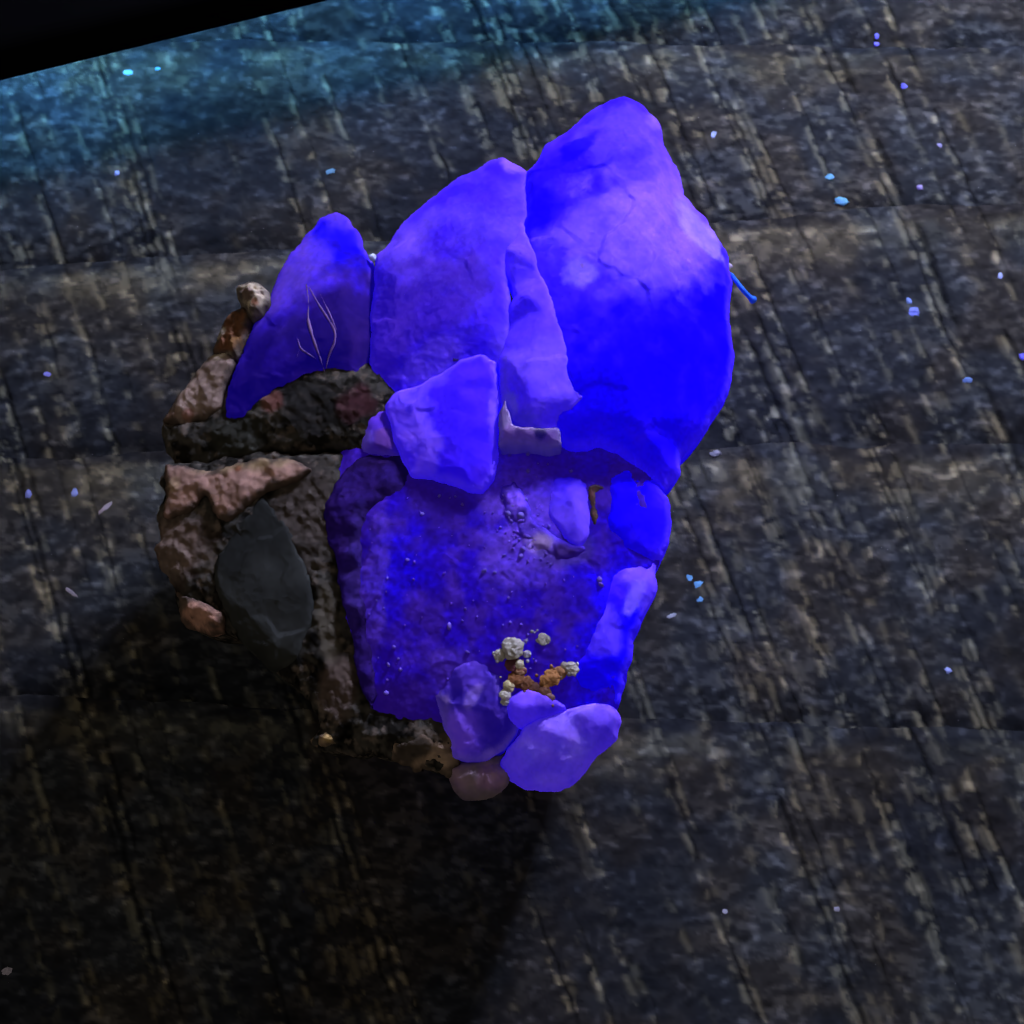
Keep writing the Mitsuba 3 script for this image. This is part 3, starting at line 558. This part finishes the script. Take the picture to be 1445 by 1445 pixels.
def tube(pts, rad, sides=8):
    p = np.asarray(pts, float)
    t = np.gradient(p, axis=0); t /= np.linalg.norm(t, axis=1, keepdims=True)
    a = np.cross(t, [0.1, 0.2, 1.0]); a /= np.linalg.norm(a, axis=1, keepdims=True)
    b = np.cross(t, a)
    an = np.arange(sides) * 2 * np.pi / sides
    rad = np.broadcast_to(rad, (len(p),))
    v = p[:, None] + rad[:, None, None] * (np.cos(an)[None, :, None] * a[:, None] + np.sin(an)[None, :, None] * b[:, None])
    i, j = np.meshgrid(np.arange(len(p) - 1), np.arange(sides), indexing='ij')
    q = np.stack([i * sides + j, i * sides + (j + 1) % sides, (i + 1) * sides + (j + 1) % sides, (i + 1) * sides + j], -1).reshape(-1, 4)
    V = np.vstack([v.reshape(-1, 3), p[:1], p[-1:]])
    k = len(p) * sides
    cap = [[k, (m + 1) % sides, m] for m in range(sides)] + [[k + 1, k - sides + m, k - sides + (m + 1) % sides] for m in range(sides)]
    return V, np.vstack([q[:, [0, 1, 2]], q[:, [0, 2, 3]], cap])


def smooth_line(px, n=40):
    px = np.asarray(px, float)
    s = np.linspace(0, len(px) - 1, n)
    out = np.stack([np.interp(s, np.arange(len(px)), px[:, k]) for k in range(px.shape[1])], -1)
    for _ in range(4):
        out[1:-1] = .5 * out[1:-1] + .25 * (out[2:] + out[:-2])
    return out


POINTED = scene[S + 'crystal_005']
pv = meshkit.WRITTEN[POINTED['filename']][0]
ptree = cKDTree(pv[:, :2])


def on_pointed(u, v):
    """The point of the pointed crystal's upper face seen at (u, v)."""
    z = 26.0
    for _ in range(6):
        p = at(u, v, z)
        near = ptree.query_ball_point(p[:2], .0006)
        z = pv[near, 2].max() * 1000 / .42 - 29 / .42 if len(near) else z
    return at(u, v, z)


VEINS = [([(432, 400), (436, 425), (434, 450), (441, 475), (450, 500), (458, 524)], .17), ([(436, 405), (450, 430), (462, 448), (474, 468), (472, 485), (464, 500), (460, 520)], .15), ([(452, 415), (464, 440), (475, 465)], .09), ([(420, 478), (424, 492), (436, 500), (446, 506)], .10), ([(424, 490), (418, 505)], .07)]
for i, (px, r) in enumerate(VEINS):
    P = np.array([on_pointed(u, v) for u, v in smooth_line(px)])
    for _ in range(3):
        P[1:-1] = .5 * P[1:-1] + .25 * (P[2:] + P[:-2])
    P[:, 2] -= r / 1000 * .45
    rr = r * 1.25 / 1000 * (.25 + .65 * np.sin(np.linspace(.1, math.pi - .1, len(P)))) * (.15 + 1.1 * ss(.3, .62, fbm(P, 700, 3, i)))
    V, F = tube(P, rr)
    scene[S + 'crystal_005__vein' + (f'_{i:03d}' if i else '')] = mikit.ply((V, F), 'mat_crust', smooth=True, color=np.clip(lerp([.08, .035, .13], [.25, .14, .23], fbm(V, 700, 2, 4)), 0, 1))

# glassy grains sprinkled over the base crystal, too many and small to pick out: one part
bv = meshkit.WRITTEN[scene[S + 'base_crystal']['filename']][0]
btree = cKDTree(bv[:, :2])
gr_r = np.random.default_rng(17)
ico = trimesh.creation.icosphere(1, 1.0)
GV, GF, GC, n0 = [], [], [], 0
GRAINS = [(634, 884, 5), (556, 913, 4), (620, 700, 3), (548, 938, 3), (565, 945, 3), (545, 978, 3.5), (745, 665, 4), (745, 640, 3.5), (778, 796, 3), (683, 806, 4), (738, 775, 5), (735, 785, 4), (596, 725, 3), (713, 700, 5), (725, 715, 5), (735, 728, 5), (718, 725, 4), (742, 705, 4), (846, 818, 4), (848, 825, 4), (720, 878, 3), (575, 790, 3), (660, 920, 3), (815, 690, 3), (806, 665, 3)]
GRAINS += [(gr_r.uniform(520, 840), gr_r.uniform(700, 960), gr_r.uniform(.8, 2.4)) for _ in range(70)] + [(gr_r.normal(738, 22), gr_r.normal(745, 38), gr_r.uniform(1.2, 3)) for _ in range(60)]
for u, v, rpx in GRAINS:
    z = 23.0
    for _ in range(5):
        p = at(u, v, z); near = btree.query_ball_point(p[:2], .0006)
        z = bv[near, 2].max() * 1000 / .42 - 29 / .42 if near else z
    if not near:
        continue
    r = rpx * .000088
    R = trimesh.transformations.random_rotation_matrix(gr_r.random(3))[:3, :3]
    q = (ico.vertices * (gr_r.uniform(.6, 1.3, 3))) @ R.T * r + at(u, v, z) + [0, 0, r * .2]
    GV.append(q); GF.append(ico.faces + n0); n0 += len(q)
    c = lerp(LAV * .7, np.array([.24, .17, .62]), np.array([gr_r.random() ** 2 if rpx < 3 else gr_r.uniform(.4, 1)]))[0]
    GC.append(np.tile(c, (len(q), 1)))
scene[S + 'loose_grains'] = mikit.ply((np.vstack(GV), np.vstack(GF)), 'mat_crystal', smooth=True, color=np.vstack(GC))
labels[S + 'loose_grains'] = {'label': 'tiny pale grains sprinkled over the dull base crystal', 'kind': 'stuff'}

# ------------------------------------------------------------------ the black lamp at the top left
E0, E1 = at(-160, 164.2, 0) + [0, 0, 0], at(1480, -237.7, 0)
ax = (E1 - E0); L = np.linalg.norm(ax); ax /= L; L *= 1 - .011 / CAM[2]
nx = np.cross([0, 0, 1.0], ax)                       # away from the specimen
prof = shapely.box(0, 0, .030, .0095).buffer(-.003).buffer(.003, quad_segs=8)
slot = shapely.box(.0016, -.001, .024, .0065)
prof = prof.difference(slot)
E0 = CAM + (E0 - CAM) * (1 - .011 / CAM[2])      # the lamp's front edge hangs 11 mm over the table
hous = trimesh.creation.extrude_polygon(prof, L, engine='earcut')
V = np.array(hous.vertices)
V = E0 + V[:, 2:3] * ax + V[:, 0:1] * nx + V[:, 1:2] * [0, 0, 1.0]
scene['tube_lamp__housing'] = mikit.ply(trimesh.Trimesh(V, hous.faces, process=False), 'mat_black', smooth=30)
TP = [E0 + ax * s + nx * .0062 + np.array([0, 0, .0032]) for s in np.linspace(.004, L - .004, 24)]
TV, TF = tube(TP, .0021, 14)
scene['tube_lamp__light_tube'] = {**mikit.ply((TV, TF), 'mat_grey_metal', smooth=True), 'emitter': {'type': 'area', 'radiance': {'type': 'rgb', 'value': [4.5, 16, 40]}}}
labels['tube_lamp'] = {'label': 'long black lamp held over the table at the top left corner', 'category': 'lamp'}

# ------------------------------------------------------------------ fibre and flecks of dust that glow
fl = smooth_line([(1031, 386, 18.6), (1040, 398, 19.5), (1050, 411, 19), (1060, 421, 18), (1066, 425, 17)], 30)
FP = at(fl[:, 0], fl[:, 1], fl[:, 2])
frad = np.interp(np.linspace(0, 1, 30), [0, .08, .7, .86, .95, 1], [.00022, .0003, .00034, .00058, .0005, .0002])
FV, FF = tube(FP, frad, 12)
scene['fibre'] = mikit.ply((FV, FF), 'mat_crust', smooth=True, color=np.tile([.03, .16, .85], (len(FV), 1)))
labels['fibre'] = {'label': 'bright azure fibre with a blunt tip sticking out of the right side of the stone', 'category': 'fibre'}

CYAN, VIO, ICE = [.16, .42, .60], [.16, .16, .85], [.35, .42, .72]
FLECKS = [(181, 103, 10, 6, 0.0, [.26, .50, .62], 'large icy fleck of dust beside the black lamp'),
          (222, 97, 5, 3.5, 0, CYAN, 'faint cyan fleck just right of the large icy one by the lamp'),
          (165, 244, 5, 6, 0, ICE, 'round blue white fleck on the upper left plank'),
          (1237, 51, 4, 6, 0, VIO, 'upper violet fleck of a touching pair at the top right'),
          (1237, 62, 5, 5, 0, VIO, 'lower violet fleck of a touching pair at the top right'),
          (1276, 122, 6, 5, .3, VIO, 'violet blue fleck between the pair at the top right and the saw marks'),
          (1007, 190, 4, 8, -.5, ICE, 'slender whitish fleck to the right of the tallest crystal peak'),
          (1298, 264, 5, 5, 0, [.40, .32, .62], 'pale mauve fleck beside the deepest saw mark'),
          (1187, 284, 12, 8, 0, CYAN, 'broad cyan smudge of dust right of the stone'),
          (1171, 250, 7, 6, 0, CYAN, 'smaller cyan fleck above the broad cyan smudge'),
          (1291, 440, 9, 8, 0, [.22, .28, .85], 'bright blue fleck with a pale core near the right edge'),
          (1283, 425, 5, 6, .4, [.20, .30, .55], 'dull blue fleck just above the bright blue one'),
          (1411, 389, 4, 6, -.3, ICE, 'small oval white blue fleck near the right edge'),
          (1443, 503, 5, 7, .4, VIO, 'violet fleck cut by the right edge of the picture'),
          (1338, 946, 5, 4.5, 0, ICE, 'lone pale blue fleck on the dark lower right plank'),
          (1326, 205, 4, 4, 0, [.30, .28, .45], 'tiny grey lilac fleck near the top right corner'),
          (1030, 376, 6, 5, .6, [.42, .36, .40], 'whitish pink fleck just above the azure fibre'),
          (973, 815, 5, 5, 0, CYAN, 'left cyan crumb of a small group right of the lower stone'),
          (985, 824, 7, 5, .4, CYAN, 'right cyan crumb of a small group right of the lower stone'),
          (988, 846, 5, 4, .2, CYAN, 'lower cyan crumb of a small group right of the lower stone'),
          (948, 869, 7, 3.5, .3, [.34, .36, .36], 'grey sliver beside the lower right flank of the stone'),
          (105, 696, 6, 9, -.3, [.24, .28, .50], 'bluish fleck caught in the saw mark at the left edge'),
          (147, 718, 13, 4, .75, [.30, .26, .24], 'pale straw sliver at the edge of the shadow on the left'),
          (101, 836, 11, 3.5, -.6, [.22, .19, .18], 'dim sliver lying inside the shadow on the left'),
          (466, 242, 8, 5, .2, [.14, .30, .36], 'dim teal fleck above the pointed crystal'),
          (1023, 1286, 4, 4, 0, [.40, .40, .42], 'small grey fleck on the plank below the stone'),
          (10, 1370, 7, 5, .5, [.35, .32, .32], 'dim grey fleck at the lower left edge'),
          (66, 528, 6, 5, 0, [.22, .22, .55], 'faint violet fleck on the left part of the middle plank'),
          (1366, 536, 8, 5, .2, [.18, .30, .55], 'soft blue fleck between saw marks at the right'),
          (40, 697, 5, 8, 0, [.18, .20, .42], 'dull blue fleck left of the bluish one in the saw mark'),
          (1180, 1283, 5, 4, 0, [.25, .24, .25], 'grey crumb on the lower right plank right of the grey fleck'),
          (1010, 640, 9, 5, .1, [.20, .20, .20], 'grey crumb on the plank joint right of the stone')]


def fleck(key, u, v, a, b, ang, z, col, seed):
    m = trimesh.creation.icosphere(3, 1.0)
    p = np.array(m.vertices)
    p = p * (1 + 1.7 * (fbm(p + seed * 3.1, 1.5, 3, seed) - .5))[:, None]
    k = .0001035
    p = p * [a * k, b * k, min(a, b) * k * .45]
    ca, sa = math.cos(ang), math.sin(ang)
    p = np.stack([p[:, 0] * ca - p[:, 1] * sa, p[:, 0] * sa + p[:, 1] * ca, p[:, 2]], -1)
    P = p + at(u, v, z)
    C = np.array(col) * (.75 + .5 * fbm(P, 2500, 2, seed))[:, None]
    scene[key] = mikit.ply((P, m.faces), 'mat_crust', smooth=True, color=np.clip(C, 0, .95))


for i, (u, v, a, b, ang, col, text) in enumerate(FLECKS):
    key = 'dust_fleck' + (f'_{i:03d}' if i else '')
    fleck(key, u, v, a * .85, b * .85, ang, -.02, col, 300 + i)
    labels[key] = {'label': text, 'category': 'dust fleck', 'group': 'flecks of dust on the table'}
i = len(FLECKS)
fleck(f'dust_fleck_{i:03d}', 251, 616, 5, 7, -.5, 13.2, [.30, .28, .62], 350)
labels[f'dust_fleck_{i:03d}'] = {'label': 'violet grey fleck on the dark rock at the left rim of the stone', 'category': 'dust fleck', 'group': 'flecks of dust on the stone'}
fleck(f'dust_fleck_{i + 1:03d}', 527, 363, 5, 5, 0, 23.5, [.55, .60, .80], 351)
labels[f'dust_fleck_{i + 1:03d}'] = {'label': 'bright white fleck between the pointed crystal and the broad middle one', 'category': 'dust fleck', 'group': 'flecks of dust on the stone'}
